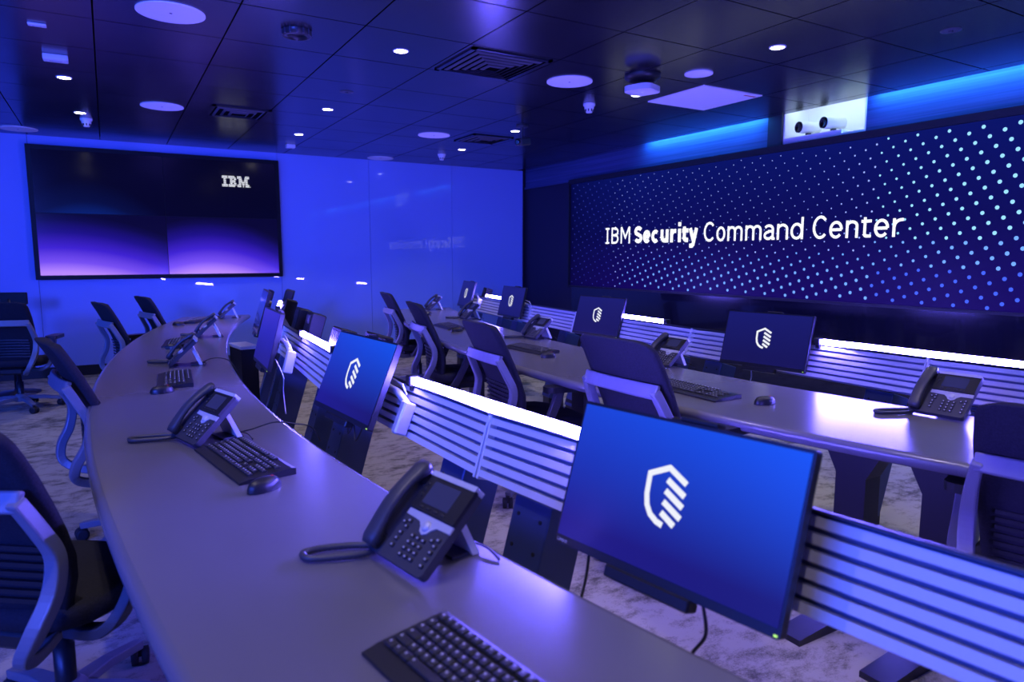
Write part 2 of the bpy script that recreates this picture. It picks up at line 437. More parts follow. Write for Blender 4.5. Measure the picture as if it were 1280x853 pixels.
for ch, a, b, bold in [('I', 7.163, 7.084, 0), ('B', 7.04, 6.9, 0), ('M', 6.856, 6.675, 0), ('S', 6.593, 6.445, 1), ('e', 6.433, 6.299, 1), ('c', 6.283, 6.146, 1),
                       ('u', 6.124, 5.992, 1), ('r', 5.964, 5.868, 1), ('i', 5.842, 5.788, 1), ('t', 5.773, 5.677, 1), ('y', 5.671, 5.531, 1),
                       ('C', 5.448, 5.284, 0), ('o', 5.262, 5.14, 0), ('m', 5.11, 4.911, 0), ('m', 4.875, 4.673, 0), ('a', 4.646, 4.513, 0), ('n', 4.49, 4.362, 0), ('d', 4.333, 4.196, 0),
                       ('C', 4.101, 3.943, 0), ('e', 3.926, 3.794, 0), ('n', 3.765, 3.648, 0), ('t', 3.622, 3.529, 0), ('e', 3.505, 3.375, 0), ('r', 3.345, 3.256, 0)]:
    glyph(g, ch, -a, -b, .046 if bold else .025, base, cap, xh, T, 'text', 0)
o = g.build('title_lettering', led); o['label'] = 'white title lettering on the screen'

# ------------------------------------------------------------------ the video wall on the back wall
tv = thing('video_wall', 'black four-panel video wall with violet glow and striped logo on the blue wall', 'screen', (.63, YB, 1.11))
g = MB(); W2, H2 = 2.64, 1.465
g.box((0, -.04, H2/2), (W2, .08, H2), 'tv_black', bev=.004); g.build('housing', tv)
def tvmat(name, lower, ctr, bowl):
    m = mat(name, (.006, .006, .01), .15, spec=.4)
    tc = N(m, 'ShaderNodeTexCoord'); s_ = N(m, 'ShaderNodeSeparateXYZ'); L(m, tc.outputs['Generated'], s_.inputs[0])
    cr = N(m, 'ShaderNodeValToRGB'); e = cr.color_ramp.elements
    if lower:
        e[0].position = .05; e[0].color = srgb(184, 136, 255); e[1].position = 1; e[1].color = srgb(6, 3, 34)
        for p_, c_ in ((.22, srgb(118, 78, 240)), (.45, srgb(62, 32, 205)), (.70, srgb(28, 13, 130)), (.9, srgb(12, 6, 66))): q = e.new(p_); q.color = c_
    else:
        e[0].position = 0; e[0].color = srgb(6, 30, 104); e[1].position = .55; e[1].color = srgb(2, 1, 8)
        q = e.new(.2); q.color = srgb(4, 10, 50)
    # the glow of the picture is bowl-shaped: it sinks away from its brightest column
    ab = N(m, 'ShaderNodeMath', operation='SUBTRACT'); ab.inputs[1].default_value = ctr; L(m, s_.outputs['X'], ab.inputs[0])
    sq = N(m, 'ShaderNodeMath', operation='MULTIPLY'); L(m, ab.outputs[0], sq.inputs[0]); L(m, ab.outputs[0], sq.inputs[1])
    ma = N(m, 'ShaderNodeMath', operation='MULTIPLY_ADD'); ma.inputs[1].default_value = bowl; L(m, sq.outputs[0], ma.inputs[0]); L(m, s_.outputs['Z'], ma.inputs[2])
    L(m, ma.outputs[0], cr.inputs['Fac'])
    L(m, cr.outputs['Color'], bsdf(m).inputs['Emission Color']); bsdf(m).inputs['Emission Strength'].default_value = 1
    return m
M['tv_ll'] = tvmat('lower left image', True, .12, .45); M['tv_lr'] = tvmat('lower right image', True, .36, .9)
M['tv_ul'] = tvmat('upper left image', False, .38, 1.6); M['tv_ur'] = tvmat('upper right image', False, -1.2, .8)
pw, ph = (W2-.09)/2, (H2-.09)/2
for k, sx, sz in (('tv_ll', -1, -1), ('tv_lr', 1, -1), ('tv_ul', -1, 1), ('tv_ur', 1, 1)):
    g = MB(); g.box((sx*pw/2, -.082, H2/2+sz*ph/2), (pw-.006, .006, ph-.006), k); g.build('screen_panel', tv)
# the eight-bar logo
rows = [[(0, 195), (223, 440), (529, 672), (809, 952)], [(0, 195), (223, 480), (529, 686), (795, 952)],
        [(56, 139), (279, 362), (411, 497), (585, 700), (781, 896)], [(56, 139), (279, 470), (585, 715), (766, 896)],
        [(56, 139), (279, 470), (585, 667), (677, 804), (814, 896)], [(56, 139), (279, 362), (411, 497), (585, 667), (692, 789), (814, 896)],
        [(0, 195), (223, 490), (529, 667), (707, 774), (814, 952)], [(0, 195), (223, 450), (529, 667), (722, 759), (814, 952)]]
g = MB(); k = .315/952
for i, rw in enumerate(rows):
    zt = 2.35-1.11-i*.0168
    for a, b in rw: g.box((.63*0+(1.27-.63)+(a+b)/2*k, -.0865, zt-.0055), ((b-a)*k, .002, .0105), 'logo')
g.box(((1.27-.63)+985*k, -.0865, 2.35-1.11-7.45*.0168), (.008, .002, .008), 'logo')
g.build('logo', tv)

# ------------------------------------------------------------------ curved desks
def desk(name, label, fo, fi, y0, y1, n, legs, endr):
    d_ = thing(name, label, 'desk', ((fo((y0+y1)/2)+fi((y0+y1)/2))/2, (y0+y1)/2, 0)); ox, oy = d_.location.x, d_.location.y
    # half-round edge: rings inset and lowered
    prof = [(0.0, .73), (-.0, .73)]
    ring = lambda ins, z: [(fo(y)+ins, y, z) for y in ys_(ins)]+[(fi(y)-ins, y, z) for y in ys_(ins)[::-1]]
    def ys_(ins): return [y0+ins+(y1-y0-2*ins)*i/n for i in range(n+1)]
    rings = []
    er = .024
    for a in (90, 67, 45, 22, 0, -22, -45, -67, -90):
        rings.append(ring(er-er*math.cos(R(a)), .73-er+er*math.sin(R(a))))
    g = MB(); m_ = 2*(n+1); vs = [(x-ox, y-oy, z) for r_ in rings for x, y, z in r_]
    fs = [(j*m_+i, j*m_+(i+1) % m_, (j+1)*m_+(i+1) % m_, (j+1)*m_+i) for j in range(len(rings)-1) for i in range(m_)]
    g.add(vs, fs, 'desk', True)
    top = [(i, i+1, m_-2-i, m_-1-i) for i in range(n)]
    g.add(vs[:m_], top, 'desk', False); g.add(vs[-m_:], [t[::-1] for t in top], 'desk', False)
    g.build('desktop', d_)
    for (x, y, a) in legs:
        g = MB(); T = Matrix.Translation((x-ox, y-oy, 0)) @ Matrix.Rotation(a, 4, 'Z')
        # T-leg: wide upright panel flaring under the top, long low foot
        g.prism([(-.06, .03), (.06, .03), (.06, .56), (.11, .655), (.11, .683), (-.11, .683), (-.11, .655), (-.06, .56)], -.045, .045, 'leg_black',
                T @ Matrix(((0, 0, 1, 0), (1, 0, 0, 0), (0, 1, 0, 0), (0, 0, 0, 1))))
        g.prism([(-.36, 0), (.36, 0), (.36, .022), (.08, .05), (-.08, .05), (-.36, .022)], -.05, .05, 'leg_black',
                T @ Matrix(((1, 0, 0, 0), (0, 0, 1, 0), (0, 1, 0, 0), (0, 0, 0, 1))))
        g.build('leg', d_)
    return d_
desk('curved_desk', 'near curved grey desk sweeping from the lower edge towards the blue wall', F_out, F_in, -.7, 8.0, 60,
     [(.3, .2, 0), (.24, 2.0, 0), (.24, 3.5, 0), (.4, 5.6, -.1), (.8, 7.5, -.25)], 0)
desk('curved_desk', 'far curved grey desk running in front of the long dotted screen', B_near, B_far, -.5, 7.85, 60,
     [(2.38, 1.48, 0), (2.40, 1.17, 0), (2.45, 3.3, 0), (2.55, 4.9, -.1), (2.9, 6.6, -.2)], 0)

# ------------------------------------------------------------------ slatted rails with posts and tube lights
TILT = R(17)
def rail(label, fr, ya, yb, ztop, posts, group):
    xa, xb = fr(ya), fr(yb); Lg = math.hypot(xb-xa, yb-ya)
    yaw = math.atan2(ya-yb, xa-xb)                       # local +X runs towards the camera end
    o = thing('slatted_rail', label, 'rail', ((xa+xb)/2, (ya+yb)/2, ztop), (-TILT, 0, yaw), group)
    hh = .186
    # profile in (y, z): slats stand out towards -y, grooves set back
    g = MB(); n = 6; p = hh/n
    g.box((0, .018, -hh/2), (Lg-.012, .010, hh), 'alu_shaded')
    for i in range(n):
        zc = -p*(i+.5); tall = p*.64
        pr = [(.016, zc-tall/2), (-.012, zc-tall/2), (-.012, zc+tall/2), (.016, zc+tall/2)]
        g.prism([(b_, c_) for b_, c_ in pr], -Lg/2+.008, Lg/2-.008, 'alu', Matrix(((0, 0, 1, 0), (1, 0, 0, 0), (0, 1, 0, 0), (0, 0, 0, 1))))
    g.build('slat_panel', o)
    for sx in (-1, 1):
        g = MB(); g.box((sx*(Lg/2-.006), .006, -hh/2), (.009, .042, hh+.006), 'alu', bev=.002); g.build('end_cap', o)
    g = MB(); g.box((0, .0, .0035), (Lg-.004, .044, .005), 'charcoal'); g.build('top_trim', o)
    g = MB(); g.box((0, .029, -hh/2), (Lg-.1, .011, .06), 'post'); g.build('back_beam', o)
    for q in posts:
        g = MB(); px = (q)*Lg/2
        g.box((px, .10, -.50), (.15, .14, .62), 'post', bev=.004)
        for sx in (-1, 1):
            for i in range(4):
                T = Matrix.Translation((px+sx*.045, .03, -.24-.085*i)) @ Matrix.Rotation(R(90), 4, 'X')
                g.lathe([(.006, -.002), (.006, .002)], 'black_plastic', 8, T)
        g.build('post', o)
        f = MB(); c_, s_ = math.cos(-TILT), math.sin(-TILT)
        # foot: level plate on the floor (undo the tilt)
        Ti = Matrix.Rotation(TILT, 4, 'X')
        zf = -ztop
        f.box((px, -.125, zf+.075), (.13, .15, .15), 'leg_black', T=Ti, bev=.005)
        f.build('foot', o)
    return o
def tube_light(label, fr, ya, yb, ztop, group):
    xa, xb = fr(ya), fr(yb); Lg = math.hypot(xb-xa, yb-ya); yaw = math.atan2(ya-yb, xa-xb)
    o = thing('tube_light', label, 'light', ((xa+xb)/2, (ya+yb)/2, ztop), (0, 0, yaw), group)
    Tx = Matrix.Translation((0, .004, .0225)) @ Matrix.Rotation(R(90), 4, 'Y')
    g = MB(); g.lathe([(.012, -Lg/2+.004), (.0155, -Lg/2+.014), (.0155, Lg/2-.014), (.012, Lg/2-.004)], 'tube', 20, Tx); g.build('tube', o)
    for sx in (-1, 1):
        g = MB(); g.box((sx*(Lg/2+.014), .004, .022), (.035, .04, .04), 'black_plastic', bev=.004)
        g.box((sx*(Lg/2+.014), .008, -.006), (.025, .02, .02), 'black_plastic'); g.build('end_holder', o)
    return o
gr = 'slatted rails behind the desks'
ZF, ZB_ = .905, .878
for lb, a, b in [('silver slatted rail of the near desk running out past the right edge', -1.3, .22),
                 ('silver slatted rail behind the nearest large monitor of the near desk', .22, 1.72),
                 ('silver slatted rail of the near desk under the long bright tube light', 1.72, 3.2),
                 ('silver slatted rail of the near desk left of the tilted second monitor, under a tube', 3.2, 4.7),
                 ('silver slatted rail of the near desk behind the thin edge-on monitors', 4.7, 6.2),
                 ('silver slatted rail at the far end of the near desk', 6.2, 7.7)]:
    rail(lb, F_rail, a, b, ZF, (-.72, .72), gr)
for lb, a, b in [('silver slatted rail of the far desk at the right edge beside the phone', .2, 1.78),
                 ('silver slatted rail of the far desk behind its nearest monitor', 1.78, 3.36),
                 ('silver slatted rail of the far desk behind its middle monitor', 3.36, 4.9),
                 ('silver slatted rail of the far desk between its two farthest monitor pairs', 4.9, 6.45),
                 ('silver slatted rail at the far end of the far desk near the blue wall', 6.45, 7.95)]:
    rail(lb, B_rail, a, b, ZB_, (-.72, .72), gr)
gt = 'glowing tube lights on the rails'
for lb, fr, a, b, z in [('glowing tube light on the near rail beyond the right foreground monitor', F_rail, -.75, .12, ZF),
                        ('largest glowing tube light, between the two big near monitors', F_rail, 1.33, 2.25, ZF),
                        ('glowing tube light on the near rail left of the tilted second monitor', F_rail, 3.22, 3.98, ZF),
                        ('tiny glowing tube light at the far end of the near desk', F_rail, 6.1, 6.85, ZF),
                        ('long glowing tube light on the far rail at the right edge', B_rail, 1.2, 2.36, ZB_),
                        ('glowing tube light on the far rail right of its middle monitor', B_rail, 3.66, 4.33, ZB_),
                        ('smallest glowing tube light on the far rail near the blue wall', B_rail, 6.6, 7.2, ZB_)]:
    tube_light(lb, fr, a, b, z, gt)

# ------------------------------------------------------------------ monitors
def lettering(mb, txt, x, z, y, h):
    """tiny wordmark strokes on a bezel, reader facing -y"""
    T = Matrix.Translation((x, y, z)) @ Matrix.Rotation(R(90), 4, 'X')
    pen = 0
    for ch in txt:
        w = h*.62
        if ch == 'L': mb.ribbon([(pen, h), (pen, 0), (pen+w*.8, 0)], h*.18, 0, 'key_mark', T)
        elif ch == 'v': mb.ribbon([(pen, h*.7), (pen+w*.4, 0), (pen+w*.8, h*.7)], h*.18, 0, 'key_mark', T)
        elif ch == 'n': mb.ribbon([(pen, 0), (pen, h*.7), (pen+w*.8, h*.7), (pen+w*.8, 0)], h*.18, 0, 'key_mark', T)
        elif ch == 'e': mb.ribbon([(pen, h*.35), (pen+w*.8, h*.35), (pen+w*.8, h*.7), (pen, h*.7), (pen, 0), (pen+w*.8, 0)], h*.16, 0, 'key_mark', T)
        elif ch == 'o': mb.ribbon([(pen, 0), (pen+w*.8, 0), (pen+w*.8, h*.7), (pen, h*.7)], h*.18, 0, 'key_mark', T, closed=True)
        pen += w*1.15
def monitor(label, c, yaw, tilt, scr, arm, cables, group, clip=True, mark=True):
    o = thing('monitor', label, 'monitor', c, (-R(tilt), 0, R(yaw)), group)
    w, h = .54, .325
    g = MB()
    T = Matrix.Rotation(R(90), 4, 'X')                       # prism z -> -y
    g.prism(rrect(w, h, .006), -.022, .0, 'black_plastic', T)
    g.prism(rrect(w*.62, h*.6, .03), -.048, -.022, 'black_plastic', T)
    if label.startswith('large'): lettering(g, 'Lenovo', -.262, -.1575, -.0008, .007)
    g.build('housing', o, bevel=.002)
    g = MB(); g.box((0, -.0006, .006), (w-.012, .003, h-.026), scr); s = g.build('screen', o)
    if mark:
        g = MB(); T = Matrix.Translation((0, -.0025, 0)) @ Matrix.Rotation(R(90), 4, 'X')
        out = [(0, -.048), (-.016, -.044), (-.033, -.034), (-.045, -.018), (-.051, .004), (-.053, .045), (-.009, .066), (.036, .043)]
        g.ribbon(out, .012, 0, 'logo', T)
        for a, b in (((-.009, .042), (.037, .019)), ((-.009, .020), (.037, -.003)), ((-.009, -.002), (.037, -.025)), ((-.009, -.024), (.026, -.042))):
            d_ = (Vector(b)-Vector(a)); g.ribbon([a, b], .0125, 0, 'logo', T)
        lg = g.build('logo', s); lg['label'] = 'white striped shield logo'
    g = MB(); g.box((.262, -.001, -.157), (.006, .003, .003), 'green'); g.build('power_light', o)
    g = MB(); g.box((-.01, .012, -h/2-.012), (.21, .035, .026), 'black_plastic', bev=.004); g.build('sound_bar', o)
    if clip:
        g = MB(); g.box((0, .045, .135), (.12, .02, .07), 'black_plastic', bev=.004); g.box((.02, .032, h/2+.006), (.09, .03, .012), 'black_plastic', bev=.003)
        g.build('mounting_plate', o)
    if arm:
        g = MB(); g.box((.33, .088, -.08), (.034, .05, .12), 'silver', bev=.006); g.build('arm_clamp', o)
        g = MB(); g.tube([(.325, .085, -.03), (.25, .075, .0), (.12, .065, .01), (.03, .05, 0)], .014, 'silver', 10)
        g.tube([(.325, .07, .0), (.29, .06, .03), (.2, .06, .04)], .004, 'cable_light', 6)
        g.build('arm', o)
    else:
        g = MB(); g.box((0, .075, -.02), (.09, .06, .09), 'black_plastic', bev=.005); g.build('arm', o)
    for pts, mt in cables:
        g = MB(); g.tube(smooth_path(pts, 6), .0035, mt, 6); g.build('cable', o)
    return o
gm = 'monitors along the desks'
cb1 = [([(-.19, .03, -.16), (-.195, .045, -.22), (-.18, .03, -.30), (-.17, .07, -.36)], 'cable'),
       ([(.10, .03, -.16), (.11, .05, -.22), (.085, .06, -.27), (.07, .1, -.33)], 'cable')]
cb2 = [([(.02, .03, -.16), (.05, .04, -.21), (.09, .03, -.17), (.13, .04, -.22), (.17, .03, -.16)], 'cable')]
cb3 = [([(.15, .05, -.10), (.25, .09, -.17), (.2, .12, -.26), (.3, .14, -.36)], 'cable_light')]
cb4 = [([(-.08, .04, -.16), (-.07, .05, -.22), (-.08, .06, -.27)], 'cable_light')]
monitor('large bright blue monitor with white shield logo in the right foreground', (.931, .97, .885), -80, 17.8, 'screen', False, cb1, gm)
monitor('tilted bright blue monitor left of the largest glowing tube', (.786, 2.542, .912), -85, 23, 'screen', True, cb2, gm)
monitor('steeply angled monitor with a purple-blue face left of the second tube', (.75, 4.02, .912), -92.6, 15, 'screen_glare', True, cb3, gm, mark=False)
monitor('edge-on monitor standing tallest at the far part of the near desk', (.955, 5.3, .965), -97, 17, 'gloss_black', True, [], gm, mark=False)
monitor('nearest monitor on the far desk, dark blue with white shield logo', (3.277, 2.658, .885), -81.4, 14.9, 'screen_dim', False, cb4, gm)
monitor('middle monitor on the far desk, left of a glowing tube', (3.43, 4.44, .885), -85, 16.5, 'screen_dim', False, cb4, gm)
monitor('third monitor on the far desk counted from the right, before the dark wall', (3.625, 6.17, .896), -94.8, 14, 'screen_dim', True, [], gm)
monitor('farthest small monitor on the far desk against the blue wall', (3.79, 7.55, .908), -101, 16, 'screen_dim', True, [], gm)

# small computers hung on the back of the rails
gc = 'small black computers behind the rails'
def mini(label, x, y, z, yaw, used=[]):
    if not used:
        o = thing('mini_computer', label, 'computer', (x, y, z), (-TILT, 0, yaw), gc)
        g = MB(); g.box((0, 0, 0), (.18, .085, .21), 'lens_matte', bev=.006); g.build('case', o)
        g = MB()
        for k in range(5): g.box((-.05+.025*k, -.046, .06), (.008, .002, .05), 'charcoal')
        g.build('vent_grille', o)
        g = MB(); g.box((0, .0, -.14), (.12, .05, .07), 'leg_black'); g.build('bracket', o); used.append(o)
        return o
    return place(used[0], True, label, (x, y, z), (-TILT, 0, yaw))
for lb, x, y, zt in [('black computer case right behind the near rail, beside the second tube', 1.05, 4.15, 1.025), ('black computer case just left of the one beside the second tube', 1.075, 4.56, 1.025),
                     ('black computer case behind the near rail, right of the tiny far tube', 1.235, 5.62, 1.02), ('farthest black computer case behind the near rail', 1.60, 7.3, 1.02),
                     ('black computer case peeking over the tilted second monitor, left one', 1.0, 3.42, 1.0), ('black computer case peeking over the tilted second monitor, right one', 1.07, 3.10, 1.0),
                     ('black computer case on the far rail beside the farthest monitor', 4.02, 7.45, .975)]:
    mini(lb, x-.005, y, zt-.1, R(-90)-2*(y-2.9)/30)

# ------------------------------------------------------------------ phones
def keygrid(): return [(x, z) for z in (0, 1, 2, 3) for x in (0, 1, 2)]
LINE = {'second desk phone': [(0, .17, .006), (.05, .21, .022), (.10, .27, .045), (.12, .34, .03), (.13, .40, .008), (.14, .43, -.05)],
        'third desk phone': [(0, .17, .006), (.03, .21, .03), (.05, .27, .035), (.06, .325, .008), (.07, .36, -.06)]}
def phone(label, loc, yaw, group, separate, used={}):
    o = phone_body(label, loc, yaw, group, separate, used)
    pts = next((v for k, v in LINE.items() if label.startswith(k)), [(.0, .165, .006), (.03, .182, .012), (.07, .186, .012), (.115, .180, .003)])
    g = MB(); g.tube(smooth_path(pts, 6), .0028, 'cable', 6); g.build('line_cord', o)
    return o
def phone_body(label, loc, yaw, group, separate, used):
    if 'p' in used:
        return place(used['p'], True, label, loc, (0, 0, R(yaw)))
    o = thing('desk_phone', label, 'phone', loc, (0, 0, R(yaw)), group)
    A = R(47)                                        # the body leans back
    # local sheet: u right, v up the slope, n out of the face
    S = Matrix.Translation((0, 0, .004)) @ Matrix.Rotation(R(90)-A, 4, 'X')
    w, h = .207, .205
    g = MB(); g.prism([(x, y+h/2) for x, y in rrect(w, h, .012)], 0, .020, 'charcoal', S)
    g.prism([(-.052+.0, .118), (.104, .118), (.104, .204), (-.046, .204)], .018, .028, 'black_plastic', S)      # raised display hood
    g.build('body', o, bevel=.003)
    g = MB(); g.prism([(-.05, .198), (.104, .198), (.104, .210), (-.05, .210)], .004, .030, 'silver', S); g.build('top_trim', o, bevel=.003)
    g = MB(); g.prism([(-.022, .135), (.068, .135), (.068, .188), (-.022, .188)], .028, .0292, 'lcd', S); g.build('display', o)
    g = MB()
    for i in range(4): g.box((-.015+.025*i, .1265, .0285), (.014, .006, .004), 'key', T=S, bev=.0012)
    for i in range(3): g.box((-.038, .150+.014*i, .0285), (.008, .007, .004), 'key', T=S, bev=.0012)
    g.build('soft_keys', o)
    # silver band with a drop around the round key
    g = MB(); g.prism([(-.05, .116), (.104, .116), (.104, .100), (.062, .099), (.050, .090), (.044, .080), (.032, .075), (.020, .080), (.014, .090), (.002, .099), (-.05, .102)], .018, .0225, 'silver', S); g.build('key_band', o)
    g = MB(); g.lathe([(.0001, .0285), (.007, .028), (.011, .026), (.0125, .022)][::-1], 'silver', 20, S @ Matrix.Translation((.032, .094, 0))); g.build('round_key', o)
    spots = [(.012+.019*x, .022+.0145*(3-z), 'key') for x, z in keygrid()]
    spots += [(-.030+dx, .084+dz, 'key') for dx, dz in ((-.008, 0), (.006, .006), (.006, -.008))]
    spots += [(.080+dx, .074+dz, 'key') for dx, dz in ((-.008, 0), (.008, .006), (.008, -.008))]
    spots += [(.088, .022, 'key'), (.088, .037, 'key'), (.088, .052, 'key'), (-.028, .03, 'key'), (-.028, .046, 'key'), (-.028, .06, 'key')]
    def one(mb, x, z):
        mb.box((0, 0, 0), (.012, .009, .006), 'key', bev=.0016); mb.box((0, 0, .0032), (.0045, .0035, .0008), 'key_mark'); return mb
    if separate:
        k0 = one(MB(), 0, 0).build('key', o); first = True
        for x, z, _ in spots:
            k = k0 if first else k0.copy()
            if not first: COL.objects.link(k)
            first = False; k.parent = o; k.matrix_local = S @ Matrix.Translation((x, z, .0215))
    else:
        g = MB()
        for x, z, _ in spots:
            g.box((x, z, .0215), (.012, .009, .006), 'key', T=S); g.box((x, z, .0248), (.0045, .0035, .0008), 'key_mark', T=S)
        g.build('keypad', o)
    # handset: arched bar with two swollen ends, lying along the left side
    g = MB(); pts, ws, ts = [], [], []
    for i in range(15):
        t = i/14; v = .006+.208*t; n_ = .034+.020*math.sin(math.pi*t)
        pts.append(S @ Vector((-.078, v, n_))); e_ = abs(2*t-1)
        ws.append(.042+.010*e_**3)
        ts.append(.020+.016*e_**4)
    side = Vector((1, 0, 0)); vs, fs = [], []; K = 12
    for i, p in enumerate(pts):
        d_ = (pts[min(i+1, 14)]-pts[max(i-1, 0)]).normalized(); nn = side.cross(d_).normalized()
        sc = .72 if i in (0, 14) else 1
        for k in range(K):
            a = 2*math.pi*k/K; cx, cz = math.cos(a), math.sin(a)
            q = lambda c: math.copysign(abs(c)**.6, c)
            vs.append(tuple(p+side*(q(cx)*ws[i]/2*sc)+nn*(q(cz)*ts[i]/2*sc)))
    for i in range(14):
        for k in range(K): fs.append((i*K+k, i*K+(k+1) % K, (i+1)*K+(k+1) % K, (i+1)*K+k))
    fs += [tuple(range(K))[::-1], tuple(range(14*K, 15*K))]
    g.add(vs, fs, 'charcoal', True)
    for v in (.022, .190): g.prism([(-.078+a, v+b) for a, b in rrect(.04, .036, .01)], .019, .034, 'black_plastic', S)
    g.build('handset', o)
    # foot stand: angled plate behind
    g = MB()
    tp = S @ Vector((0, .165, 0)); by = tp.y+.05
    g.add([(-.05, tp.y, tp.z), (.05, tp.y, tp.z), (.06, by, .002), (-.06, by, .002), (-.05, tp.y-.012, tp.z-.012), (.05, tp.y-.012, tp.z-.012), (.06, by-.018, .002), (-.06, by-.018, .002)],
          [(0, 1, 2, 3), (7, 6, 5, 4), (0, 4, 5, 1), (2, 6, 7, 3), (1, 5, 6, 2), (0, 3, 7, 4)], 'white_plastic')
    g.box((0, by-.03, .004), (.1, .07, .006), 'charcoal'); g.build('foot_stand', o)
    # coiled cord looping on the desk to the left
    path = smooth_path([(-.078, .014, .016), (-.088, -.03, .010), (-.118, -.085, .0085), (-.146, -.124, .0085), (-.176, -.122, .0085), (-.178, -.088, .0085), (-.150, -.030, .0085), (-.122, .008, .0085), (-.104, .035, .014)], 12)
    g = MB(); g.tube(path, .0075, 'charcoal', 8, rr=[.0068+.0014*(i % 2) for i in range(len(path))]); g.build('handset_cord', o)
    used['p'] = o
    return o
gp = 'black desk phones'
ZD = .731
for lb, x, y, yaw, sep in [('largest black desk phone, on the near desk in the centre foreground', .475, 1.275, -79, True),
                           ('second desk phone on the near desk, beside the full keyboard and mouse', .195, 2.53, -74, True),
                           ('rightmost desk phone, standing on the far desk by the right chair', 2.81, 1.44, -86, True),
                           ('third desk phone on the near desk, seen from its side behind a small keyboard', .285, 4.44, -96, False),
                           ('fourth desk phone on the near desk, near the dark box with a grey lid', .585, 5.92, -97, False),
                           ('farthest desk phone on the near desk, dark against the blue wall', .98, 7.62, -97, False),
                           ('desk phone on the far desk half hidden by the large centre chair', 2.73, 2.96, -91, True),
                           ('desk phone on the far desk in front of the middle monitor', 2.79, 4.47, -92, False),
                           ('desk phone on the far desk just left of the third monitor', 3.10, 6.25, -98, False),
                           ('farthest desk phone on the far desk, dark against the blue wall', 3.28, 7.55, -100, False)]:
    phone(lb, (x, y, ZD), yaw, gp, sep)

# ------------------------------------------------------------------ keyboards and mice
def keyboard(label, loc, yaw, separate, used={}):
    if not separate and 'k' in used: return place(used['k'], True, label, loc, (0, 0, R(yaw)))
    o = thing('keyboard', label, 'keyboard', loc, (0, 0, R(yaw)), 'black keyboards')
    w, d_ = .45, .165
    side = [(-d_/2, 0), (d_/2, 0), (d_/2, .019), (d_/2-.012, .021), (-d_/2+.03, .012), (-d_/2, .006)]
    g = MB(); g.prism(side, -w/2, w/2, 'black_plastic', Matrix(((0, 0, 1, 0), (1, 0, 0, 0), (0, 1, 0, 0), (0, 0, 0, 1)))); g.build('case', o, bevel=.002)
    keys = []
    p = .0185; xL = -w/2+.012
    for r in range(6):
        y = -d_/2+.042+r*.0198+(.004 if r == 5 else 0)
        if r == 0: lay = [1.25, 1.25, 1.25, 5.5, 1.25, 1.25, 1.25, 1.25]
        elif r == 1: lay = [2]+[1]*10+[2.25]
        elif r == 2: lay = [1.75]+[1]*11+[1.5]
        elif r == 3: lay = [1.5]+[1]*12+[1]
        elif r == 4: lay = [1]*13+[1.5]
        else: lay = [1]*14
        x = xL
        tot = sum(lay); f_ = 14.4/tot
        for q in lay: keys.append((x+q*f_*p/2, y, q*f_*p-.003)); x += q*f_*p
        for c in range(3 if r in (0, 4, 5, 3) else 1): keys.append((xL+14.4*p+.008+p*(c+.5)+(p if r == 1 else 0), y, p-.003))
        if r < 5:
            for c in range(4 if r < 5 and r % 2 == 0 else 3): keys.append((xL+17.4*p+.016+p*(c+.5), y, p-.003))
    sl = math.atan2(.009, d_-.042)
    zz = lambda y: .012+(y+d_/2-.03)*(.009/(d_-.042))
    marks = random.Random(3)
    if separate:
        protos = {}
        for x, y, kw in keys[:100]:
            kk = round(kw, 4)
            if kk not in protos:
                g = MB(); g.box((0, 0, .003), (kw, .0162, .006), 'key', bev=.0016); g.box((-kw*.5+.006, .002, .0063), (.0035, .004, .0008), 'key_mark'); protos[kk] = g.build('key', o); k = protos[kk]
            else:
                k = protos[kk].copy(); COL.objects.link(k); k.parent = o
            k.location = (x, y, zz(y)); k.rotation_euler = (sl, 0, 0)
        rest = keys[100:]
    else: rest = keys
    if rest:
        g = MB()
        for x, y, kw in rest:
            T = Matrix.Translation((x, y, zz(y)))
            g.box((0, 0, .003), (kw, .0162, .006), 'key', T=T, bev=.0016); g.box((-kw*.5+.006, .002, .0063), (.0035, .004, .0008), 'key_mark', T=T)
        g.build('keycaps', o)
    if not separate: used['k'] = o
    return o
for lb, x, y, yaw, sep in [('nearest keyboard, cut off by the bottom edge of the picture', .43, .80, -81, True),
                           ('full black keyboard on the near desk beside the second phone', .325, 2.215, -81, True),
                           ('keyboard on the near desk in front of the third phone', .262, 3.88, -94, False),
                           ('small far keyboard on the near desk left of the fourth phone', .40, 5.56, -98, False),
                           ('farthest flat keyboard on the near desk, below the dark video wall', .70, 7.35, -115, False),
                           ('keyboard on the far desk right of the large centre chair', 2.35, 2.31, -90, False),
                           ('keyboard on the far desk before the middle monitor, with a mouse at its end', 2.46, 3.93, -88, False),
                           ('keyboard on the far desk left of the third chair from the left', 2.63, 5.6, -97, False),
                           ('farthest keyboard on the far desk, beyond the two leaning chairs', 3.03, 7.2, -102, False)]:
    keyboard(lb, (x, y, ZD), yaw, sep)
gmo = 'black computer mice'
mo = thing('mouse', '', 'mouse', group=gmo)
g = MB(); nu, nv = 14, 8; vs, fs = [], []
for j in range(nv+1):
    t = j/nv
    for i in range(nu):
        a = 2*math.pi*i/nu; k = math.cos(t*math.pi/2)**.55
        x_ = .031*math.cos(a)*(1-.12*abs(math.sin(a)))*k; y_ = .054*math.sin(a)*k
        vs.append((x_, y_-.004*t, .004+.030*math.sin(t*math.pi/2)))
for j in range(nv):
    for i in range(nu): fs.append((j*nu+i, j*nu+(i+1) % nu, (j+1)*nu+(i+1) % nu, (j+1)*nu+i))
g.add(vs, fs, 'black_plastic', True); g.prism([(v[0], v[1]) for v in vs[:nu]], 0, .004, 'black_plastic'); g.build('shell', mo)
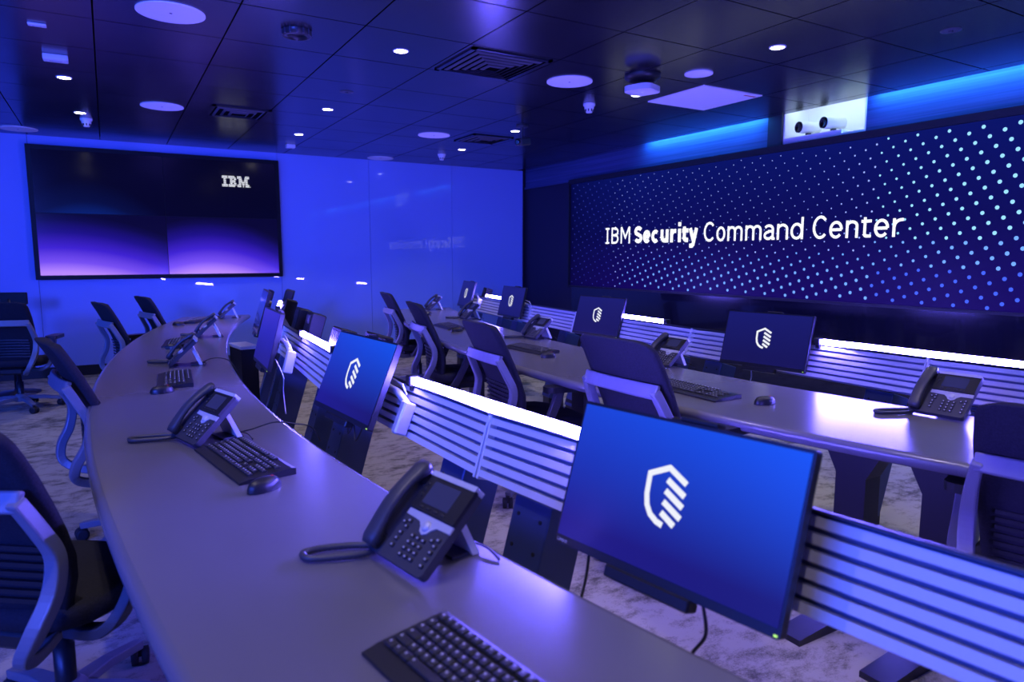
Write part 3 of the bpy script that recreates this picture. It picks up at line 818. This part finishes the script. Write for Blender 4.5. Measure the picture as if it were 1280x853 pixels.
g = MB(); g.lathe([(.0001, -.003), (.0075, -.003), (.0075, .003), (.0001, .003)], 'red', 14, Matrix.Translation((0, .026, .026)) @ Matrix.Rotation(R(90), 4, 'Y')); wl = g.build('scroll_wheel', mo); wl['label'] = 'red scroll wheel'
for i, (lb, x, y, yaw) in enumerate([('largest black mouse, at the near corner of the full keyboard', .335, 1.915, -62),
                                     ('black mouse on the near desk beside the third keyboard', .185, 3.565, -75),
                                     ('tiny black mouse on the near desk left of the third phone', .36, 5.25, -95),
                                     ('farthest mouse on the near desk at the end of the flat keyboard', .535, 7.03, -110),
                                     ('round black mouse alone on the far desk, right of its keyboard', 2.43, 1.955, -100),
                                     ('mouse on the far desk at the end of the keyboard by the middle monitor', 2.375, 3.58, -92),
                                     ('mouse on the far desk just left of the third chair from the left', 2.54, 5.24, -98),
                                     ('farthest mouse on the far desk, behind the leaning chair', 2.97, 6.88, -104)]):
    place(mo, i > 0, lb, (x, y, ZD), (0, 0, R(yaw)))

# ------------------------------------------------------------------ chairs (facing local +y)
def make_chair():
    o = thing('office_chair', '', 'chair', group='black office chairs')
    # star base
    g = MB()
    for k in range(5):
        a = R(72*k+18); c_, s_ = math.cos(a), math.sin(a); sd = Vector((-s_, c_, 0))
        g.strip([(.03*c_, .03*s_, .105), (.16*c_, .16*s_, .098), (.30*c_, .30*s_, .072)], .05, .03, 'chair_frame', side=sd, ws=[.06, .045, .034])
    g.lathe([(.055, .075), (.055, .12), (.035, .14)], 'chair_frame', 20); g.build('star_base', o, bevel=.004)
    for k in range(5):
        a = R(72*k+18); g = MB(); b = a+.6
        for sg in (-1, 1):
            T = Matrix.Translation((.30*math.cos(a)-math.sin(b)*.016*sg, .30*math.sin(a)+math.cos(b)*.016*sg, .03)) @ Matrix.Rotation(b, 4, 'Z') @ Matrix.Rotation(R(90), 4, 'X')
            g.lathe([(.018, -.011), (.029, -.009), (.029, .009), (.018, .011)], 'rubber', 16, T)
        g.lathe([(.01, .03), (.01, .072)], 'black_plastic', 10, Matrix.Translation((.30*math.cos(a), .30*math.sin(a), 0))); g.build('caster', o)
    g = MB(); g.lathe([(.028, .12), (.028, .25), (.018, .25), (.018, .37)], 'black_plastic', 18); g.build('gas_column', o)
    g = MB(); g.box((0, -.04, .37), (.20, .30, .06), 'black_plastic', bev=.015); g.build('seat_mechanism', o)
    # seat: cushioned pad with rounded plan and a dropped front edge
    g = MB(); vs, fs = [], []; n = 28; pl = []
    for k in range(n):
        a = 2*math.pi*k/n; q = lambda c: math.copysign(abs(c)**.55, c)
        pl.append((.25*q(math.cos(a)), .02+.245*q(math.sin(a))))
    for sc, z in ((.90, .405), (.98, .42), (1, .45), (.96, .47), (.80, .478), (.4, .474)):
        for x, y in pl: vs.append((x*sc, .02+(y-.02)*sc, z-max(0, y-.1)*.12))
    m_ = len(vs)//n
    for j in range(m_-1):
        for k in range(n): fs.append((j*n+k, j*n+(k+1) % n, (j+1)*n+(k+1) % n, (j+1)*n+k))
    fs += [tuple(range(n))[::-1], tuple(range((m_-1)*n, m_*n))]
    g.add(vs, fs, 'fabric', True); g.build('seat', o)
    # backrest: tall curved shell, waist slightly narrower, rounded top
    prof = [(.44, -.205, .185), (.50, -.212, .20), (.56, -.205, .21), (.62, -.212, .217), (.70, -.240, .222), (.78, -.275, .225), (.86, -.312, .226), (.92, -.342, .222), (.955, -.361, .219), (.976, -.373, .210), (.986, -.378, .190)]
    g = MB(); vs, fs = [], []; nx = 12; th = .056
    for face in (0, 1):
        for z, y, hw in prof:
            for i in range(nx+1):
                u = -1+2*i/nx; k = .030*u*u                           # wings come forward
                t_ = (th*(1-.55*u**6))*(.6 if z > .98 else 1) if face == 0 else 0
                vs.append((u*hw, y+k+t_, z-.012*u**8))
    per = len(prof)*(nx+1)
    for j in range(len(prof)-1):
        for i in range(nx):
            a = j*(nx+1)+i; fs.append((a, a+1, a+nx+2, a+nx+1)); b = per+a; fs.append((b, b+nx+1, b+nx+2, b+1))
        for i in (0, nx):
            a = j*(nx+1)+i; q = (a, a+nx+1, per+a+nx+1, per+a); fs.append(q if i else q[::-1])
    for i in range(nx):
        fs.append((i, per+i, per+i+1, i+1)); a = (len(prof)-1)*(nx+1)+i; fs.append((a, a+1, per+a+1, per+a))
    g.add(vs, fs, 'fabric', True); br = g.build('backrest', o)
    g = MB()                                                          # flexing ribs low on the shell's rear
    for k in range(7):
        z = .50+.024*k; y = -.222-max(0, z-.60)*.2
        g.strip([(-.17, y+.018, z), (-.09, y+.002, z+.006), (0, y-.004, z+.008), (.09, y+.002, z+.006), (.17, y+.018, z)], .012, .008, 'black_plastic', side=Vector((0, 0, 1)))
    g.build('lumbar_ribs', br)
    # grey frame: a crossbar behind the shoulders and two S-curved uprights running under the seat
    g = MB()
    for sx in (-1, 1):
        up = smooth_path([(sx*.205, -.308, .805), (sx*.222, -.268, .72), (sx*.231, -.236, .64), (sx*.228, -.250, .55), (sx*.21, -.292, .465), (sx*.17, -.29, .395), (sx*.12, -.2, .352), (sx*.06, -.05, .35)], 5)
        n_ = len(up); g.strip(up, .03, .037, 'chair_frame', ws=[.03+.012*math.sin(math.pi*i/(n_-1)) for i in range(n_)])
    g.strip(smooth_path([(-.215, -.300, .80), (-.1, -.318, .802), (.1, -.318, .802), (.215, -.300, .80)], 4), .055, .022, 'chair_frame', side=Vector((0, .3, .954)))
    g.build('back_frame', o, bevel=.006)
    for sx in (-1, 1):
        g = MB(); g.strip(smooth_path([(sx*.12, -.10, .365), (sx*.24, -.11, .38), (sx*.29, -.08, .45), (sx*.295, -.03, .55), (sx*.295, .0, .63)], 5), .05, .03, 'charcoal', side=Vector((0, 1, 0)))
        a_ = g.build('armrest', o, bevel=.004)
        g = MB(); g.prism([(sx*.29+x, .04+y) for x, y in rrect(.095, .25, .035)], .632, .662, 'black_plastic'); g.build('arm_pad', a_, bevel=.008)
    return o
ch = make_chair()
def back_top(x, y, yaw, off=.35): # chair origin from the point under its backrest top
    return (x+off*-math.sin(R(yaw)), y+off*math.cos(R(yaw)), 0)
for i, (lb, x, y, yaw, k) in enumerate([
        ('nearest black chair at the lower left, grey S-shaped frame in profile', -.405, 2.0, -40, 1),
        ('second black chair along the left side of the near desk', -.265, 3.60, -80, 1.02),
        ('third black chair along the near desk, in front of the blue wall', -.10, 6.72, -76, 1),
        ('farthest black chair at the near desk, under the video wall', .25, 7.5, -76, 1),
        ('black chair at the left edge turned away, showing its whole back and casters', -.83, 7.12, -14, 1),
        ('leftmost chair at the far desk, dark against the blue wall', 2.40, 6.64, -98, 1.02),
        ('second chair from the left at the far desk, grey frame in profile', 1.965, 4.845, -100, 1.04),
        ('third chair from the left at the far desk, before the middle monitor', 1.71, 3.30, -95, 1.03),
        ('large centre chair at the far desk, its back turned to us', 1.735, 2.16, -90, 1.06),
        ('chair cut off by the right edge, black back facing us', 2.06, .72, -76, 1)]):
    place(ch, i > 0, lb, back_top(x, y, yaw, .35*k), (0, 0, R(yaw))).scale = (k, k, k)

# ------------------------------------------------------------------ stand and pedestal
st = thing('display_stand', 'dark tilted panel on a post standing behind the leftmost chair', 'stand', (-.86, 8.35, 0), (0, 0, R(-20)))
g = MB(); g.lathe([(.2, 0), (.2, .012), (.03, .03), (.022, .05)], 'leg_black', 24); g.build('base', st)
g = MB(); g.tube([(0, 0, .03), (0, 0, .95)], .02, 'leg_black', 12); g.build('post', st)
g = MB(); g.box((.04, .0, .955), (.24, .03, .12), 'lens_matte', bev=.004); g.build('panel', st)
pd = thing('pedestal_box', 'tall dark box with a grey lid behind the near desk by the edge-on monitor', 'box', (.83, 5.33, 0), (0, 0, R(8)))
g = MB(); g.box((0, 0, .35), (.12, .28, .70), 'leg_black', bev=.004); g.build('cabinet', pd)
g = MB(); g.box((0, 0, .712), (.13, .29, .024), 'silver', bev=.003); l_ = g.build('lid', pd); l_['label'] = 'grey lid'

# ------------------------------------------------------------------ ceiling fixtures
def on_ceiling(name, label, cat, x, y, group=None, z=ZC): return thing(name, label, cat, (x, y, z), (0, 0, 0), group)
gs = 'round white speakers in the ceiling'
sp0 = on_ceiling('ceiling_speaker', '', 'speaker', 0, 0, gs)
g = MB(); g.lathe([(.165, -.006), (.172, -.006), (.172, .004), (.165, .004)], 'speaker', 48); g.build('rim', sp0)
g = MB(); g.lathe([(.165, -.0045), (.165, .002)], 'speaker', 48); g.build('grille', sp0)
g = MB(); g.lathe([(.008, -.007), (.008, -.004)], 'charcoal', 12); g.build('centre_screw', sp0)
for i, (lb, x, y) in enumerate([('largest round white ceiling speaker, at the top left', .38, 4.28), ('round white ceiling speaker above the video wall', .5, 6.91),
                                ('round white ceiling speaker right of the square vent', 3.09, 4.39), ('round white ceiling speaker in the middle of the far ceiling', 3.15, 7.02),
                                ('small round ceiling speaker at the left edge over the blue wall', -.71, 8.86), ('small round ceiling speaker touching the top of the blue wall', 3.25, 9.0)]):
    place(sp0, i > 0, lb, (x, y, ZC), (0, 0, 0))
o = on_ceiling('ceiling_speaker', 'small round slotted speaker right of the white access point', 'speaker', 3.76, 3.73)
g = MB(); g.lathe([(.085, -.008), (.1, -.008), (.1, .004), (.085, .004)], 'speaker', 36); g.build('rim', o)
g = MB(); g.lathe([(.085, -.005), (.085, .002)], 'speaker', 36)
for k in range(7): g.box((0, -.06+.02*k, -.0055), (2*math.sqrt(.08**2-(.06-.02*k)**2), .008, .002), 'alu_shaded')
g.build('grille', o)
gd = 'small lit downlights'
dl = on_ceiling('downlight', '', 'light', 0, 0, gd)
g = MB(); g.lathe([(.042, -.001), (.042, -.004), (.05, -.004), (.052, 0), (.052, .004)], 'white_paint', 28); g.build('trim_ring', dl)
g = MB(); g.lathe([(.042, -.0025), (.042, .001)], 'lamp', 28); g.build('lens', dl)
for i, (lb, x, y) in enumerate([('lit downlight left of the square vent', 1.71, 4.31), ('second lit downlight of the middle ceiling row', 1.79, 6.3), ('farthest lit downlight of the middle ceiling row', 1.87, 7.72),
                                ('upper lit downlight at the left, below a white sensor', -.19, 6.19), ('lower lit downlight at the left, by the smoke detector', -.13, 7.6),
                                ('lit downlight nearest the top right corner', 3.73, 3.03), ('lit downlight beside the white access point', 3.82, 4.47),
                                ('lit downlight beside the hanging camera', 3.79, 6.37), ('farthest lit downlight in front of the blue wall', 3.86, 7.77)]):
    place(dl, i > 0, lb, (x, y, ZC), (0, 0, 0))
sd = on_ceiling('smoke_detector', '', 'detector', 0, 0, 'white smoke detectors')
g = MB(); g.lathe([(.052, 0), (.052, -.016), (.047, -.02)][::-1], 'white_plastic', 24); g.build('base', sd)
g = MB(); g.lathe([(.026, -.075), (.028, -.06), (.04, -.045), (.043, -.02)], 'white_plastic', 24)
for k in range(8):
    a = R(45*k); g.box((.036*math.cos(a), .036*math.sin(a), -.052), (.006, .01, .03), 'charcoal', rz=a)
g.build('chamber', sd)
for i, (lb, x, y) in enumerate([('white smoke detector at the left above the video wall', -.09, 7.9), ('white smoke detector before the dark right wall', 3.68, 4.93), ('white smoke detector in the far middle ceiling', 3.81, 8.26)]):
    place(sd, i > 0, lb, (x, y, ZC), (0, 0, 0))
for lb, x, y, w, d_, h in [('tiny flat white ceiling sensor at the upper left', -.26, 4.87, .09, .05, .012), ('white rectangular ceiling sensor above the left downlights', -.21, 5.56, .14, .09, .035), ('small white box on the ceiling above the video wall corner', 1.95, 8.47, .1, .08, .04)]:
    o = on_ceiling('ceiling_sensor', lb, 'sensor', x, y)
    g = MB(); g.box((0, 0, -h/2), (w, d_, h), 'white_plastic', bev=.004); g.build('case', o)
    g = MB(); g.box((0, 0, -h-.001), (w*.5, d_*.3, .003), 'silver'); g.build('window', o)
def vent(label, x, y, w, zdrop=.01, blades=5):
    o = on_ceiling('air_vent', label, 'vent', x, y)
    g = MB(); 
    for sx, sy, a, b in ((0, 1, w, .03), (0, -1, w, .03), (1, 0, .03, w), (-1, 0, .03, w)): g.box((sx*(w/2-.015), sy*(w/2-.015), -.004), (a, b, .012), 'ceiling')
    g.build('frame', o)
    g = MB(); g.box((0, 0, -.001), (w-.05, w-.05, .004), 'duct'); g.build('duct_plate', o)
    for k in range(blades):
        q = w/2-.05-k*(w/2-.07)/blades; z = -.006-.004*k; g = MB(); p = q-.017
        vs = [(-q, -q, z), (q, -q, z), (q, q, z), (-q, q, z), (-p, -p, z-.008), (p, -p, z-.008), (p, p, z-.008), (-p, p, z-.008)]
        vs += [(a, b, c-.004) for a, b, c in vs]; fs = []
        for i in range(4): j = (i+1) % 4; fs += [(i, j, 4+j, 4+i), (8+i, 12+i, 12+j, 8+j), (i, 8+i, 8+j, j), (4+i, 4+j, 12+j, 12+i)]
        g.add(vs, fs, 'grille_dark'); g.build('louvre', o)
    return o
vent('square four-way air vent with nested louvres in the ceiling', 2.37, 4.29, .6)
vent('dark square vent high above the video wall', 1.12, 6.85, .5, blades=3)
vent('dark square vent right of the middle ceiling speaker', 3.74, 6.98, .5, blades=3)
o = on_ceiling('ceiling_panel', 'white square ceiling panel beside the lit wood band', 'panel', 4.385, 4.28)
g = MB(); g.box((0, 0, .004), (TX-.012, TY-.012, .02), 'white_paint', bev=.002); g.build('board', o)
g = MB(); g.box((.24, -.27, -.0066), (.13, .02, .001), 'red'); s_ = g.build('sticker', o); s_['label'] = 'small red sticker'
o = on_ceiling('access_point', 'white rounded access point hanging under a black round plate', 'access point', 3.45, 3.98)
g = MB(); g.lathe([(.13, 0), (.13, -.02), (.09, -.045), (.06, -.05)][::-1], 'black_plastic', 32); g.build('mounting_plate', o)
g = MB(); g.lathe([(.035, -.085), (.035, -.045)], 'black_plastic', 16); g.build('stem', o)
g = MB(); g.prism(rrect(.22, .22, .06), -.118, -.08, 'white_plastic', Matrix.Rotation(R(20), 4, 'Z')); g.build('case', o, bevel=.012)
g = MB(); g.lathe([(.0001, -.120), (.006, -.120), (.006, -.117)], 'logo', 10); g.build('status_light', o)
o = on_ceiling('ceiling_fixture', 'black ribbed round fixture on the ceiling left of a downlight', 'fixture', 1.04, 4.25)
g = MB(); g.lathe([(.08, .014), (.085, -.03), (.06, -.035), (.055, -.01)][::-1], 'black_plastic', 28)
for k in range(14):
    a = R(360/14*k); g.box((.082*math.cos(a), .082*math.sin(a), -.016), (.012, .01, .03), 'grille_dark', rz=a)
g.build('ring', o)
for lb, x, y in [('small dark disc flush with the ceiling near the top right corner', 4.33, 2.30), ('small dark disc flush with the ceiling between two downlights of the middle row', 1.74, 5.57)]:
    o = on_ceiling('ceiling_sprinkler', lb, 'sprinkler', x, y)
    g = MB(); g.lathe([(.045, -.004), (.055, -.002), (.055, .004)], 'grille_dark', 24); g.build('cover_plate', o)
    g = MB(); g.lathe([(.012, -.012), (.014, -.004)], 'charcoal', 12); g.build('nozzle', o)
o = on_ceiling('ceiling_camera', 'dark camera hanging from the ceiling before the dark wall', 'camera', 3.70, 6.08)
g = MB(); g.lathe([(.06, -.015), (.06, 0)], 'charcoal', 20); g.lathe([(.012, -.13), (.012, -.01)], 'charcoal', 12); g.build('bracket', o)
T = Matrix.Translation((0, -.02, -.16)) @ Matrix.Rotation(R(-62), 4, 'Z') @ Matrix.Rotation(R(100), 4, 'X')
g = MB(); g.box((0, 0, 0), (.08, .075, .2), 'charcoal', T=T, bev=.012); g.build('body', o)
g = MB(); g.lathe([(.026, .09), (.03, .115), (.02, .118)], 'lens', 18, T); g.build('lens', o)
# cameras on the shelf of the niche
sh = thing('shelf', 'white shelf inside the bright niche above the dotted screen', 'shelf', (XR+.05, (NY0+NY1)/2+.11, NZ0))
g = MB(); g.box((.12, 0, .018), (.24, NY1-NY0-.24, .036), 'white_paint', bev=.003); g.build('board', sh)
for i, (lb, y) in enumerate([('left white camera on the shelf of the niche', 4.32), ('right white camera on the shelf of the niche', 4.06)]):
    if i == 0:
        cm = thing('shelf_camera', lb, 'camera', (XR+.15, y, NZ0+.036), (0, 0, R(-108)), 'white cameras in the niche'); c0 = cm
        g = MB(); g.box((0, .02, .008), (.07, .09, .016), 'charcoal', bev=.003); g.box((0, .02, .026), (.03, .04, .03), 'charcoal'); g.build('foot', cm)
        T = Matrix.Translation((0, 0, .088)) @ Matrix.Rotation(R(90), 4, 'X')
        g = MB(); g.lathe([(.042, -.13), (.052, -.12), (.054, .06), (.05, .085)], 'white_plastic', 28, T); g.build('body', cm)
        g = MB(); g.lathe([(.051, .070), (.051, .094), (.036, .098), (.03, .09), (.0001, .088)], 'lens', 28, T); g.build('lens', cm)
    else: place(c0, True, lb, (XR+.15, y, NZ0+.036), (0, 0, R(-108)))

# ------------------------------------------------------------------ lights
def area(name, loc, rot, sx, sy, power, col, spread=180):
    l = bpy.data.lights.new(name, 'AREA'); l.shape = 'RECTANGLE'; l.size, l.size_y = sx, sy; l.energy = power; l.color = col; l.spread = R(spread)
    o = bpy.data.objects.new(name, l); COL.objects.link(o); o.location = loc; o.rotation_euler = rot; return o
def aim(o, d): o.rotation_euler = Vector(d).to_track_quat('-Z', 'Y').to_euler(); return o
# cove strips above the wood band (real LED strips in the ceiling slot)
area('cove_strip', (XC+.09, (YF+NY0)/2, ZC+.055), (0, -.35, 0), .02, NY0-YF-.1, 75, (.03, .27, 1))
area('cove_strip', (XC+.09, (4.75+6.45)/2, ZC+.055), (0, -.35, 0), .02, 1.7, 20, (.03, .27, 1))
area('niche_strip', (XR+.16, (NY0+NY1)/2, 2.87), (0, -.3, 0), .06, .74, 5, (.62, .85, 1))
# unseen blue wash lights, added behind the camera and to the left
aim(area('added_wash_light', (-2.95, -1.6, 2.2), (0, 0, 0), .8, .6, 100, (.04, .085, 1), 70), (.42, 1, -.03))
aim(area('added_wash_light', (-3.2, 6.0, 1.6), (0, 0, 0), 3.0, 1.2, 78, (.02, .10, 1), 120), (1, .55, 0))
aim(area('added_wash_light', (-3.2, 1.0, 1.9), (0, 0, 0), 2.6, 1.2, 125, (.03, .085, 1), 150), (1, .2, -.3))
# beams of the downlights, also of those of the same rows outside the picture
for xs_, ys_ in ((-.16, (7.6, 6.19, 4.75, 3.0, 1.5, 0)), (1.77, (7.72, 6.3, 4.31, 2.9, 1.5, 0)), (3.79, (7.77, 6.37, 4.45, 3.03, 1.6, .2))):
    for y_ in ys_:
        l = bpy.data.lights.new('downlight_beam', 'SPOT'); l.energy = 48 if xs_ > 0 or y_ < 2 else 30; l.color = (.92, .80, 1); l.spot_size = R(105); l.spot_blend = .8; l.shadow_soft_size = .03
        o = bpy.data.objects.new('downlight_beam', l); COL.objects.link(o); o.location = (xs_, y_, ZC-.012)
w = bpy.data.worlds.new('World'); SC.world = w; w.use_nodes = True
w.node_tree.nodes['Background'].inputs['Color'].default_value = (.01, .015, .08, 1); w.node_tree.nodes['Background'].inputs['Strength'].default_value = .1

# ------------------------------------------------------------------ camera
cd = bpy.data.cameras.new('Camera'); cam = bpy.data.objects.new('Camera', cd); COL.objects.link(cam)
cd.sensor_width = 36; cd.lens = 853/1280*36; cd.clip_start = .05
cam.location = (0, 0, H); cam.rotation_euler = (R(90)-math.atan(106/853), 0, R(-30.5))
cd.dof.use_dof = True; cd.dof.focus_distance = 3.6; cd.dof.aperture_fstop = 3.2
SC.camera = cam
SC.view_settings.view_transform = 'Standard'; SC.view_settings.look = 'None'; SC.view_settings.exposure = 0; SC.view_settings.gamma = 1
SC.view_settings.use_curve_mapping = False
